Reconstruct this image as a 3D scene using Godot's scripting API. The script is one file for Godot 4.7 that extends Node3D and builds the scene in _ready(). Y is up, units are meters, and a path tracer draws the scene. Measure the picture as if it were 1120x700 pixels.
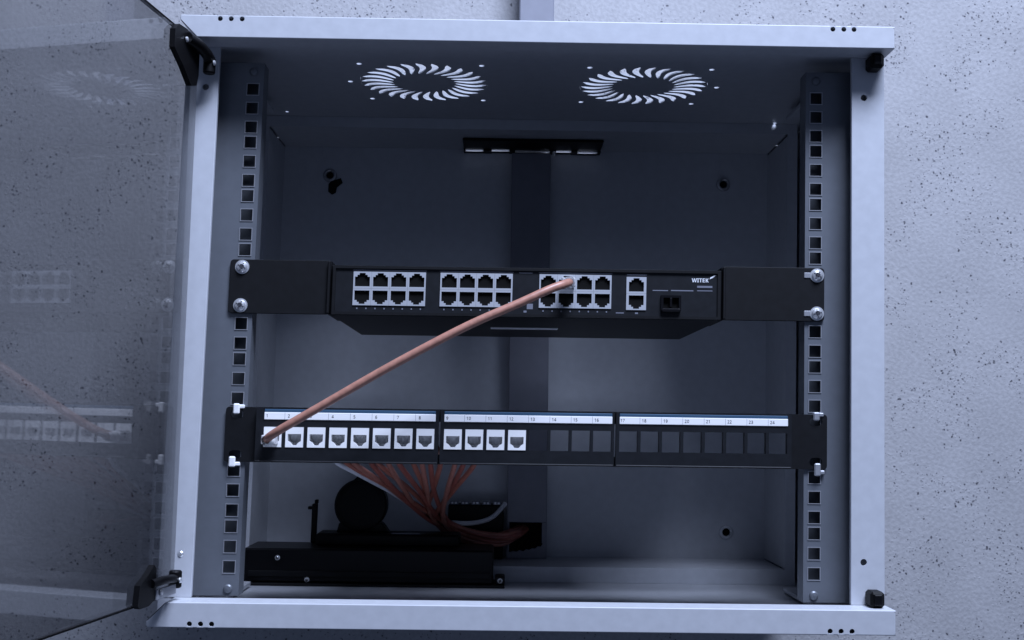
extends Node3D
# Wall-mounted network cabinet with its smoked glass door open. Builders work in millimetres (x right, y up, z out of the wall), meshes in metres.

const MM := 0.001
const WALL_Z := -294.0
const RACKED := 0.0153 # the hung cabinet has settled out of square by just under a degree
var M := {}
var rng := RandomNumberGenerator.new()
var taken := {}
var lean := 0.0


func _ready() -> void:
	rng.seed = 20240611
	# ---------- camera, background, lamps, exposure ----------
	var cam := Camera3D.new()
	cam.name = "camera"
	cam.position = Vector3(-24.04, 122.96, 917.26) * MM
	cam.rotation = Vector3(0.0904, -0.0112, 0.0134)
	cam.fov = 31.46
	cam.near = 0.02
	cam.far = 30.0
	add_child(cam)
	cam.current = true
	var env := Environment.new()
	env.background_mode = Environment.BG_COLOR
	env.background_color = Color(0.066, 0.087, 0.148).linear_to_srgb()
	env.tonemap_mode = Environment.TONE_MAPPER_LINEAR
	env.tonemap_exposure = 1.0
	env.sdfgi_enabled = true
	env.ssao_enabled = true
	env.ssil_enabled = true
	var we := WorldEnvironment.new()
	we.name = "world_environment"
	we.environment = env
	add_child(we)
	lamp("ceiling_lamp", Vector3(0.5, 2.2, 1.02), Vector3(0.0, 0.2, -0.2), Vector2(1.0, 0.7), 13.6, Color(0.645, 0.74, 1.0).linear_to_srgb())

	make_materials()
	# ---------- setting ----------
	make_wall()
	# ---------- things ----------
	make_trunking()
	lean = RACKED
	make_cabinet()
	make_switch()
	make_patch_panel()
	make_power_unit()
	make_cables()


func lamp(called: String, at: Vector3, to: Vector3, size: Vector2, energy: float, color: Color) -> void:
	var l := AreaLight3D.new()
	l.name = called
	l.area_size = size
	l.light_energy = energy
	l.light_color = color
	l.area_range = 12.0
	l.shadow_enabled = true
	add_child(l)
	l.look_at_from_position(at, to, Vector3.UP)


# ---------------------------------------------------------------- materials
func paint(called: String, lin: Color, rough: float, metal := 0.0, spec := 0.5) -> StandardMaterial3D:
	var m := StandardMaterial3D.new()
	m.resource_name = called
	m.albedo_color = lin.linear_to_srgb()
	m.roughness = rough
	m.metallic = metal
	m.metallic_specular = spec
	M[called] = m
	return m


func noise_tex(seed_: int, freq: float, lo: float, hi: float, size := 512) -> NoiseTexture2D:
	var n := FastNoiseLite.new()
	n.seed = seed_
	n.noise_type = FastNoiseLite.TYPE_SIMPLEX_SMOOTH
	n.frequency = freq
	n.fractal_octaves = 4
	var t := NoiseTexture2D.new()
	t.width = size
	t.height = size
	t.seamless = true
	t.noise = n
	var g := Gradient.new()
	g.set_color(0, Color(lo, lo, lo))
	g.set_color(1, Color(hi, hi, hi))
	t.color_ramp = g
	return t


func grain(m: StandardMaterial3D, col: Texture2D, bump: Texture2D, scale_: float, height: float) -> void:
	# mottled colour and a fine orange-peel relief
	m.uv1_triplanar = true
	m.uv1_world_triplanar = true
	m.uv1_scale = Vector3.ONE * scale_
	m.albedo_texture = col
	if bump:
		m.heightmap_enabled = true
		m.heightmap_texture = bump
		m.heightmap_scale = height


func make_materials() -> void:
	var mottle := noise_tex(3, 0.03, 0.955, 1.0)
	var smear := noise_tex(8, 0.02, 0.8, 1.0)
	var peel := noise_tex(5, 0.09, 0.3, 0.7)
	grain(paint("cabinet_paint", Color(0.52, 0.54, 0.58), 0.42), mottle, peel, 5.0, 0.004)
	grain(paint("rail_zinc", Color(0.17, 0.185, 0.21), 0.42, 0.4), mottle, null, 5.0, 0.0)
	grain(paint("trunking_plastic", Color(0.20, 0.207, 0.245), 0.55), mottle, null, 4.0, 0.0)
	grain(paint("black_coat", Color(0.006, 0.0066, 0.0085), 0.55, 0.0, 0.35), smear, peel, 9.0, 0.004)
	grain(paint("switch_face", Color(0.011, 0.0125, 0.016), 0.45, 0.0, 0.4), smear, peel, 9.0, 0.002)
	grain(paint("black_plastic", Color(0.0035, 0.0035, 0.0045), 0.5, 0.0, 0.28), smear, null, 9.0, 0.0)
	paint("black_gloss", Color(0.0045, 0.0045, 0.006), 0.35, 0.0, 0.3)
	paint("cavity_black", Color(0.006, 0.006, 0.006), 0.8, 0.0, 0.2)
	paint("port_metal", Color(0.54, 0.56, 0.60), 0.38, 0.35)
	paint("screw_metal", Color(0.85, 0.86, 0.88), 0.3, 0.75)
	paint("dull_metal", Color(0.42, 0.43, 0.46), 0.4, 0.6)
	paint("white_plastic", Color(0.86, 0.86, 0.86), 0.35)
	var strip := paint("backlit_white", Color(0.9, 0.9, 0.9), 0.5)  # translucent white; its strips imitate light seen through the cable entry
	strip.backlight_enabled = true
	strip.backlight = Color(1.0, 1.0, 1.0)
	paint("contact_gold", Color(0.55, 0.42, 0.2), 0.35, 0.8)
	paint("label_paper", Color(0.88, 0.88, 0.88), 0.5)
	paint("label_blue", Color(0.035, 0.085, 0.15), 0.4)
	paint("ink", Color(0.03, 0.03, 0.04), 0.7)
	paint("print_white", Color(0.72, 0.74, 0.78), 0.6)
	paint("print_grey", Color(0.16, 0.17, 0.21), 0.6)
	grain(paint("cord_orange", Color(0.52, 0.25, 0.185), 0.42), smear, null, 14.0, 0.0)
	grain(paint("cable_orange", Color(0.36, 0.12, 0.085), 0.35), smear, null, 14.0, 0.0)
	grain(paint("cable_pink", Color(0.42, 0.17, 0.13), 0.33), smear, null, 14.0, 0.0)
	grain(paint("cable_red", Color(0.30, 0.085, 0.065), 0.36), smear, null, 14.0, 0.0)
	paint("cable_grey", Color(0.5, 0.51, 0.55), 0.4)
	var boot := paint("clear_plug", Color(0.75, 0.74, 0.76), 0.15)
	boot.transparency = BaseMaterial3D.TRANSPARENCY_ALPHA
	boot.albedo_color.a = 0.55
	var gl := paint("smoked_glass", Color(0.012, 0.013, 0.018), 0.035)
	gl.transparency = BaseMaterial3D.TRANSPARENCY_ALPHA
	gl.albedo_color.a = 0.34
	wall_material()


func wall_material() -> void:
	# rough plaster: pale coat, slow tonal drift, random dark flecks in the colour, raised grains in the height
	const S := 1400
	var img := Image.create(S, S, false, Image.FORMAT_RGB8)
	var hgt := Image.create(S, S, false, Image.FORMAT_RGB8)
	img.fill(Color(0.93, 0.93, 0.945))
	hgt.fill(Color(0.6, 0.6, 0.6))
	var drift := FastNoiseLite.new()
	drift.seed = 11
	drift.frequency = 0.006
	drift.fractal_octaves = 5
	var fine := FastNoiseLite.new()
	fine.seed = 12
	fine.frequency = 0.11
	fine.fractal_octaves = 3
	var clump := FastNoiseLite.new()
	clump.seed = 19
	clump.frequency = 0.007
	clump.fractal_octaves = 3
	var a := drift.get_seamless_image(S, S)
	var b := fine.get_seamless_image(S, S)
	for y in S:
		for x in S:
			var d := a.get_pixel(x, y).r - 0.5
			var f := b.get_pixel(x, y).r - 0.5
			var v := 0.90 + d * 0.06 + f * 0.09
			img.set_pixel(x, y, Color(v, v, v + 0.008))
			var h := 0.55 + f * 0.45
			hgt.set_pixel(x, y, Color(h, h, h))
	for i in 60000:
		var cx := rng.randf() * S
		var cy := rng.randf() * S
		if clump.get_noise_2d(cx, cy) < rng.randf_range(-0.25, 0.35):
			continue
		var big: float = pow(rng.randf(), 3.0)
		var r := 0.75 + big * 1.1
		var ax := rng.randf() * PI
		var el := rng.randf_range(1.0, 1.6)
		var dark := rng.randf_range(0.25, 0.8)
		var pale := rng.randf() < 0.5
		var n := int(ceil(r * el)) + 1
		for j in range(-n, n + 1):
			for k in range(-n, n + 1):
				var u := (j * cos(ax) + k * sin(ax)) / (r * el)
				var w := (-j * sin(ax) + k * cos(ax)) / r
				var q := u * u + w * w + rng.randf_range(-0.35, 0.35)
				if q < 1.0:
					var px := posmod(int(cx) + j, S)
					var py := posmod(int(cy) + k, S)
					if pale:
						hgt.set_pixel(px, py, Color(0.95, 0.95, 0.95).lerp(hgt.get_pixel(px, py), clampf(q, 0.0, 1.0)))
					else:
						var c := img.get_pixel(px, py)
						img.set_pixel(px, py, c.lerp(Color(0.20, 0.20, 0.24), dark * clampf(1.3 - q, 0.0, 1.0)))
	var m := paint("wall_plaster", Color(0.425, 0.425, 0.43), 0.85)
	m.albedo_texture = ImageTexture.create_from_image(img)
	m.heightmap_enabled = true
	m.heightmap_texture = ImageTexture.create_from_image(hgt)
	m.heightmap_scale = 0.065
	m.uv1_triplanar = true
	m.uv1_world_triplanar = true
	m.uv1_scale = Vector3.ONE * 1.15
	m.uv1_offset = Vector3(0.31, 0.17, 0.0)


# ---------------------------------------------------------------- mesh helpers (mm in, metres out)
func mb() -> SurfaceTool:
	var st := SurfaceTool.new()
	st.begin(Mesh.PRIMITIVE_TRIANGLES)
	return st


func leaning(v: Vector3) -> Vector3:
	return Vector3(v.x + lean * (v.y - 200.0), v.y, v.z)


func tri(st: SurfaceTool, a: Vector3, b: Vector3, c: Vector3, n: Vector3) -> void:
	var k := (b - a).cross(c - a)
	if k.length_squared() < 1e-12:
		return
	if k.dot(n) > 0.0:
		var t := b
		b = c
		c = t
	for v: Vector3 in [a, b, c]:
		st.set_normal(n)
		st.add_vertex(leaning(v) * MM)


func quad(st: SurfaceTool, a: Vector3, b: Vector3, c: Vector3, d: Vector3, toward: Vector3) -> void:
	# flat face a-b-c-d whose normal looks the way "toward" does
	var n := (c - a).cross(d - b).normalized()
	if n.dot(toward) < 0.0:
		n = -n
	tri(st, a, b, c, n)
	tri(st, a, c, d, n)


func box(st: SurfaceTool, lo: Vector3, hi: Vector3, ch := 0.0) -> void:
	# a box with chamfered edges
	var c := (lo + hi) * 0.5
	var h := (hi - lo) * 0.5
	ch = minf(ch, minf(h.x, minf(h.y, h.z)) * 0.9)
	var ax := [Vector3.RIGHT, Vector3.UP, Vector3.BACK]
	for i in 3:
		var u: Vector3 = ax[(i + 1) % 3]
		var v: Vector3 = ax[(i + 2) % 3]
		var w: Vector3 = ax[i]
		for s: float in [-1.0, 1.0]:
			var o := c + w * s * w.dot(h)
			var uu := u * (u.dot(h) - ch)
			var vv := v * (v.dot(h) - ch)
			quad(st, o - uu - vv, o + uu - vv, o + uu + vv, o - uu + vv, w * s)
	if ch <= 0.0:
		return
	for i in 3:
		var w: Vector3 = ax[i]
		var u: Vector3 = ax[(i + 1) % 3]
		var v: Vector3 = ax[(i + 2) % 3]
		var ww := w * (w.dot(h) - ch)
		for s: float in [-1.0, 1.0]:
			for t: float in [-1.0, 1.0]:
				var p := c + u * s * u.dot(h) + v * t * (v.dot(h) - ch)
				var q := c + u * s * (u.dot(h) - ch) + v * t * v.dot(h)
				quad(st, p - ww, p + ww, q + ww, q - ww, u * s + v * t)
	for sx: float in [-1.0, 1.0]:
		for sy: float in [-1.0, 1.0]:
			for sz: float in [-1.0, 1.0]:
				var s := Vector3(sx, sy, sz)
				var p := c + s * (h - Vector3(0, ch, ch))
				var q := c + s * (h - Vector3(ch, 0, ch))
				var r := c + s * (h - Vector3(ch, ch, 0))
				tri(st, p, q, r, s.normalized())


func tf2(q: Vector2, z: float, plane: String) -> Vector3:
	# sheet coordinates to space: xy sheets face z, xz sheets face y, zy sheets face x
	if plane == "xz":
		return Vector3(q.x, z, q.y)
	if plane == "zy":
		return Vector3(z, q.y, q.x)
	return Vector3(q.x, q.y, z)


func axis_of(plane: String) -> Vector3:
	return Vector3.UP if plane == "xz" else Vector3.RIGHT if plane == "zy" else Vector3.BACK


func wall_ring(st: SurfaceTool, poly: PackedVector2Array, z0: float, z1: float, plane: String, outward: bool) -> void:
	var mid := Vector2.ZERO
	for q in poly:
		mid += q / poly.size()
	for i in poly.size():
		var a := poly[i]
		var b := poly[(i + 1) % poly.size()]
		var e := (a + b) * 0.5 - mid
		var nn := Vector2((b - a).y, -(b - a).x)
		if nn.dot(e) < 0.0:
			nn = -nn
		if not outward:
			nn = -nn
		quad(st, tf2(a, z0, plane), tf2(b, z0, plane), tf2(b, z1, plane), tf2(a, z1, plane), tf2(nn, 0.0, plane))


func ray_hit(c: Vector2, dir: Vector2, poly: PackedVector2Array) -> Vector2:
	var best := c
	for i in poly.size():
		var h: Variant = Geometry2D.segment_intersects_segment(c, c + dir * 1000.0, poly[i], poly[(i + 1) % poly.size()])
		if h != null and (h as Vector2).distance_to(c) > best.distance_to(c):
			best = h
	return best


func ring_fill(st: SurfaceTool, c: Vector2, outer: PackedVector2Array, inner: PackedVector2Array, z0: float, z1: float, plane: String) -> void:
	# sheet between two outlines that are both star-shaped about c; both faces and the wall of the hole
	var angles := []
	for q in outer:
		angles.append([(q - c).angle(), 1, q])
	for q in inner:
		angles.append([(q - c).angle(), 0, q])
	angles.sort_custom(func(a, b): return a[0] < b[0])
	var ins := []
	var outs := []
	for e in angles:
		var q: Vector2 = e[2]
		var dir := (q - c).normalized()
		ins.append(q if e[1] == 0 else ray_hit(c, dir, inner))
		outs.append(q if e[1] == 1 else ray_hit(c, dir, outer))
	var ax := axis_of(plane)
	for i in ins.size():
		var j := (i + 1) % ins.size()
		for z: float in [z0, z1]:
			var nn := ax * (1.0 if z == maxf(z0, z1) else -1.0)
			tri(st, tf2(ins[i], z, plane), tf2(outs[i], z, plane), tf2(outs[j], z, plane), nn)
			tri(st, tf2(ins[i], z, plane), tf2(outs[j], z, plane), tf2(ins[j], z, plane), nn)
	wall_ring(st, inner, z0, z1, plane, false)


func rect_poly(r: Rect2) -> PackedVector2Array:
	return PackedVector2Array([r.position, Vector2(r.end.x, r.position.y), r.end, Vector2(r.position.x, r.end.y)])


func circle_poly(c: Vector2, r: float, n := 16) -> PackedVector2Array:
	var out := PackedVector2Array()
	for i in n:
		out.append(c + Vector2.from_angle(TAU * i / n) * r)
	return out


func round_rect(r: Rect2, rad: float, n := 4) -> PackedVector2Array:
	var out := PackedVector2Array()
	var i := r.grow(-rad)
	var corners := [Vector2(i.end.x, i.end.y), Vector2(i.position.x, i.end.y), i.position, Vector2(i.end.x, i.position.y)]
	for k in 4:
		for j in n + 1:
			out.append(corners[k] + Vector2.from_angle(PI / 2 * (k + float(j) / n)) * rad)
	return out


func sheet(st: SurfaceTool, r: Rect2, cut: Array, z0: float, z1: float, plane := "xy", rings := []) -> void:
	# a plate with rectangles cut out of it; each ring is [centre, outer outline, hole outline] and refills a cut
	var xs := [r.position.x, r.end.x]
	var ys := [r.position.y, r.end.y]
	for q: Rect2 in cut:
		xs += [q.position.x, q.end.x]
		ys += [q.position.y, q.end.y]
	var ux := uniq(xs, r.position.x, r.end.x)
	var uy := uniq(ys, r.position.y, r.end.y)
	var ax := axis_of(plane)
	var solid := func(i: int, j: int) -> bool:
		if i < 0 or j < 0 or i >= ux.size() - 1 or j >= uy.size() - 1:
			return false
		var c := Vector2((ux[i] + ux[i + 1]) * 0.5, (uy[j] + uy[j + 1]) * 0.5)
		for q: Rect2 in cut:
			if q.has_point(c):
				return false
		return true
	var refilled := func(i: int, j: int) -> bool:
		if i < 0 or j < 0 or i >= ux.size() - 1 or j >= uy.size() - 1:
			return false
		var c := Vector2((ux[i] + ux[i + 1]) * 0.5, (uy[j] + uy[j + 1]) * 0.5)
		for g in rings:
			if Geometry2D.is_point_in_polygon(c, g[1]):
				return true
		return false
	for i in ux.size() - 1:
		for j in uy.size() - 1:
			if not solid.call(i, j):
				continue
			var a := Vector2(ux[i], uy[j])
			var b := Vector2(ux[i + 1], uy[j])
			var c := Vector2(ux[i + 1], uy[j + 1])
			var d := Vector2(ux[i], uy[j + 1])
			for z: float in [z0, z1]:
				quad(st, tf2(a, z, plane), tf2(b, z, plane), tf2(c, z, plane), tf2(d, z, plane), ax * (1.0 if z == maxf(z0, z1) else -1.0))
			for e in [[-1, 0, a, d], [1, 0, b, c], [0, -1, a, b], [0, 1, d, c]]:
				var ni: int = i + e[0]
				var nj: int = j + e[1]
				if not solid.call(ni, nj) and not refilled.call(ni, nj):
					quad(st, tf2(e[2], z0, plane), tf2(e[3], z0, plane), tf2(e[3], z1, plane), tf2(e[2], z1, plane), tf2(Vector2(e[0], e[1]), 0.0, plane))
	for g in rings:
		ring_fill(st, g[0], g[1], g[2], z0, z1, plane)


func uniq(a: Array, lo: float, hi: float) -> Array:
	a.sort()
	var out := []
	for v: float in a:
		if v < lo - 1e-4 or v > hi + 1e-4:
			continue
		if out.is_empty() or v - out[-1] > 1e-3:
			out.append(v)
	return out


func prism(st: SurfaceTool, poly: PackedVector2Array, z0: float, z1: float, plane := "xy", ch := 0.0) -> void:
	# an extruded outline; the z1 face gets a chamfer of ch
	var ax := axis_of(plane)
	var s := signf(z1 - z0)
	var ring := poly
	var ztop := z1
	if ch > 0.0:
		var off := Geometry2D.offset_polygon(poly, -ch)
		if off.size() == 1 and off[0].size() == poly.size():
			# match the inset outline to the outer one
			var inset := PackedVector2Array()
			for q in poly:
				var best: Vector2 = off[0][0]
				for w in off[0]:
					if w.distance_to(q) < best.distance_to(q):
						best = w
				inset.append(best)
			ztop = z1 - s * ch
			for i in poly.size():
				var j := (i + 1) % poly.size()
				quad(st, tf2(poly[i], ztop, plane), tf2(poly[j], ztop, plane), tf2(inset[j], z1, plane), tf2(inset[i], z1, plane), tf2((poly[i] + poly[j]) * 0.5 - centre(poly), 0.0, plane).normalized() + ax * s)
			ring = inset
	var idx := Geometry2D.triangulate_polygon(ring)
	for i in range(0, idx.size(), 3):
		tri(st, tf2(ring[idx[i]], z1, plane), tf2(ring[idx[i + 1]], z1, plane), tf2(ring[idx[i + 2]], z1, plane), ax * s)
	idx = Geometry2D.triangulate_polygon(poly)
	for i in range(0, idx.size(), 3):
		tri(st, tf2(poly[idx[i]], z0, plane), tf2(poly[idx[i + 1]], z0, plane), tf2(poly[idx[i + 2]], z0, plane), -ax * s)
	var cw := Geometry2D.is_polygon_clockwise(poly)
	for i in poly.size():
		var a := poly[i]
		var b := poly[(i + 1) % poly.size()]
		var nn := Vector2((b - a).y, -(b - a).x)
		if cw:
			nn = -nn
		quad(st, tf2(a, z0, plane), tf2(b, z0, plane), tf2(b, ztop, plane), tf2(a, ztop, plane), tf2(nn, 0.0, plane))


func centre(poly: PackedVector2Array) -> Vector2:
	var c := Vector2.ZERO
	for q in poly:
		c += q / poly.size()
	return c


func lathe(st: SurfaceTool, o: Vector3, dir: Vector3, prof: Array, n := 20) -> void:
	# profile of [radius, distance along dir], smooth round, faceted along
	dir = dir.normalized()
	var u := dir.cross(Vector3.UP if absf(dir.y) < 0.9 else Vector3.RIGHT).normalized()
	var v := dir.cross(u)
	for k in prof.size() - 1:
		var r0: float = prof[k][0]
		var r1: float = prof[k + 1][0]
		var h0: float = prof[k][1]
		var h1: float = prof[k + 1][1]
		var slope := Vector2(h1 - h0, r0 - r1).normalized()
		for i in n:
			var d0 := u * cos(TAU * i / n) + v * sin(TAU * i / n)
			var d1 := u * cos(TAU * (i + 1) / n) + v * sin(TAU * (i + 1) / n)
			var n0 := (d0 * slope.x + dir * slope.y).normalized()
			var n1 := (d1 * slope.x + dir * slope.y).normalized()
			smooth_quad(st, [o + d0 * r0 + dir * h0, o + d1 * r0 + dir * h0, o + d1 * r1 + dir * h1, o + d0 * r1 + dir * h1], [n0, n1, n1, n0])


func smooth_quad(st: SurfaceTool, p: Array, n: Array) -> void:
	for t in [[0, 1, 2], [0, 2, 3]]:
		var a: Vector3 = p[t[0]]
		var b: Vector3 = p[t[1]]
		var c: Vector3 = p[t[2]]
		var k := (b - a).cross(c - a)
		if k.length_squared() < 1e-12:
			continue
		var order: Array = t if k.dot(n[t[0]] + n[t[1]] + n[t[2]]) < 0.0 else [t[0], t[2], t[1]]
		for i: int in order:
			st.set_normal(n[i])
			st.add_vertex(leaning(p[i]) * MM)


func tube(st: SurfaceTool, pts: PackedVector3Array, r: float, n := 10, caps := true) -> void:
	var frames := []
	var up := Vector3(0.13, 0.2, 0.97).normalized()
	for i in pts.size():
		var d := (pts[mini(i + 1, pts.size() - 1)] - pts[maxi(i - 1, 0)]).normalized()
		up = (up - d * up.dot(d)).normalized()
		frames.append([up, d.cross(up), d])
	for i in pts.size() - 1:
		for k in n:
			var c0 := Vector2.from_angle(TAU * k / n)
			var c1 := Vector2.from_angle(TAU * (k + 1) / n)
			var a0: Vector3 = frames[i][0] * c0.x + frames[i][1] * c0.y
			var a1: Vector3 = frames[i][0] * c1.x + frames[i][1] * c1.y
			var b0: Vector3 = frames[i + 1][0] * c0.x + frames[i + 1][1] * c0.y
			var b1: Vector3 = frames[i + 1][0] * c1.x + frames[i + 1][1] * c1.y
			smooth_quad(st, [pts[i] + a0 * r, pts[i] + a1 * r, pts[i + 1] + b1 * r, pts[i + 1] + b0 * r], [a0, a1, b1, b0])
	if caps:
		for e: int in [0, pts.size() - 1]:
			var nn: Vector3 = frames[e][2] * (-1.0 if e == 0 else 1.0)
			for k in n:
				var c0 := Vector2.from_angle(TAU * k / n) * r
				var c1 := Vector2.from_angle(TAU * (k + 1) / n) * r
				tri(st, pts[e], pts[e] + frames[e][0] * c0.x + frames[e][1] * c0.y, pts[e] + frames[e][0] * c1.x + frames[e][1] * c1.y, nn)


func spline(way: Array, steps := 10) -> PackedVector3Array:
	# Catmull-Rom through the way points
	var out := PackedVector3Array()
	for i in way.size() - 1:
		var a: Vector3 = way[maxi(i - 1, 0)]
		var b: Vector3 = way[i]
		var c: Vector3 = way[i + 1]
		var d: Vector3 = way[mini(i + 2, way.size() - 1)]
		for k in steps:
			out.append(b.cubic_interpolate(c, a, d, float(k) / steps))
	out.append(way[-1])
	return out


# ---------------------------------------------------------------- node helpers
func build(st: SurfaceTool, called: String, mat: String, parent: Node = self) -> MeshInstance3D:
	return use(st.commit(), called, mat, parent)


func use(mesh: Mesh, called: String, mat: String, parent: Node = self, at := Vector3.ZERO) -> MeshInstance3D:
	var o := MeshInstance3D.new()
	o.mesh = mesh
	o.material_override = M[mat]
	o.name = fresh(called) if parent == self else called
	if at != Vector3.ZERO:
		at.x += lean * at.y
	o.position = at * MM
	parent.add_child(o, true)
	return o


func fresh(called: String) -> String:
	var n: int = taken.get(called, 0)
	taken[called] = n + 1
	return called if n == 0 else "%s_%03d" % [called, n]


func thing(called: String, label: String, category: String, group := "") -> Node3D:
	var o := Node3D.new()
	o.name = fresh(called)
	add_child(o, true)
	return tag(o, label, category, group)


func tag(o: Node3D, label: String, category: String, group := "") -> Node3D:
	o.set_meta("label", label)
	o.set_meta("category", category)
	if group:
		o.set_meta("group", group)
	return o


func write(text: String, size: float, at: Vector3, mat: String, parent: Node, called: String, spread := false) -> void:
	var t := TextMesh.new()
	var f := SystemFont.new()
	f.font_names = PackedStringArray(["Droid Sans"])
	f.font_weight = 700 if spread else 400
	t.font = f
	t.text = text
	t.font_size = 32
	t.pixel_size = size * MM / 32.0 * 1.35
	t.depth = 0.00025
	t.curve_step = 2.0
	at.x -= lean * 200.0
	use(t, called, mat, parent, at)


# ---------------------------------------------------------------- setting
func make_wall() -> void:
	var st := mb()
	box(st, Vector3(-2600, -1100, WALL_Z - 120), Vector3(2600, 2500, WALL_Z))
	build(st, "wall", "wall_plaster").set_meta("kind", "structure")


func make_trunking() -> void:
	# channel coming down the wall to the cabinet roof: base tray and snap-on lid
	var t := thing("cable_trunking", "grey plastic cable trunking coming down the wall above the cabinet", "trunking")
	var st := mb()
	box(st, Vector3(-6.5, 432, WALL_Z + 0.3), Vector3(28.5, 1500, -261), 0.6)
	build(st, "base_tray", "trunking_plastic", t)
	st = mb()
	box(st, Vector3(-7.4, 433, -260.6), Vector3(29.4, 1499, -254), 1.2)
	build(st, "lid", "trunking_plastic", t)
	# its continuation down the inside of the cabinet back, with a ragged cut-out for the cables
	t = thing("inner_cable_trunking", "grey cable trunking running down the back panel inside the cabinet", "trunking")
	var x0 := -13.2
	var x1 := 28.0
	var top := 408.5
	var bot := -15.4
	st = mb()
	box(st, Vector3(x0 + 0.6, bot, -289.6), Vector3(x0 + 2.6, top, -269.8))
	box(st, Vector3(x1 - 2.6, bot, -289.6), Vector3(x1 - 0.6, top, -269.8))
	build(st, "side", "trunking_plastic", t)
	st = mb()
	box(st, Vector3(x0, 21, -269.6), Vector3(x1, top, -267.6), 0.7)
	build(st, "lid", "trunking_plastic", t)
	st = mb()
	var rag := PackedVector2Array([Vector2(x0, bot), Vector2(x1, bot), Vector2(x1, 0)])
	for q in [[24, -0.5], [22, -3.5], [19, -3], [16, -5.5], [13, -5], [10, -7], [7, -6.2], [4, -8.5], [0, -7], [-3, -9], [-7, -8], [-10, -9.5]]:
		rag.append(Vector2(q[0], q[1]))
	rag.append(Vector2(x0, -8))
	prism(st, rag, -269.6, -267.6)
	build(st, "lower_lid", "trunking_plastic", t)
	st = mb()
	box(st, Vector3(x1 - 5, -0.2, -269.6), Vector3(x1, 21, -267.6))
	build(st, "lid_strip", "trunking_plastic", t)
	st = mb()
	box(st, Vector3(x0 + 2.8, bot + 0.4, -289.4), Vector3(x1 - 2.8, 44, -288.4))  # black sheet puts the shade inside the ragged cut-out into colour
	build(st, "shade_backing", "cavity_black", t)


# ---------------------------------------------------------------- cabinet
func hole_y(i: int) -> float:
	return 400.05 - floorf(i / 3.0) * 44.45 - [6.35, 22.225, 38.1][i % 3]


func make_cabinet() -> void:
	var c := thing("network_cabinet", "light grey wall-mounted network cabinet with its smoked glass door swung open", "cabinet")
	beam(c, "top_beam", 422.3, 440.2, true)
	beam(c, "bottom_beam", -33.4, -14.7, false)
	for s: float in [-1.0, 1.0]:
		post(c, s)
	# sides, floor
	for s: float in [-1.0, 1.0]:
		var st := mb()
		box(st, Vector3(minf(s * 281.0, s * 282.5), -32, -293), Vector3(maxf(s * 281.0, s * 282.5), 429, 17.5))
		build(st, "side_panel", "cabinet_paint", c)
	var st := mb()
	box(st, Vector3(-280.8, -32.5, -293), Vector3(280.8, -31, 18))
	build(st, "floor_panel", "cabinet_paint", c)
	roof(c)
	back(c)
	for s: float in [-1.0, 1.0]:
		rail(c, s)
	# rubber bumpers where the door closes
	for y: float in [409.5, -14.4]:
		st = mb()
		box(st, Vector3(266.5, y, 20.2), Vector3(277.5, y + 12.2, 36), 2.0)
		var b := build(st, "bumper", "black_plastic", c)
		st = mb()
		box(st, Vector3(269, y + 2.2, 35.8), Vector3(275, y + 10, 37.2), 0.5)
		build(st, "bumper_pad", "black_gloss", b)
	door(c)


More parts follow.
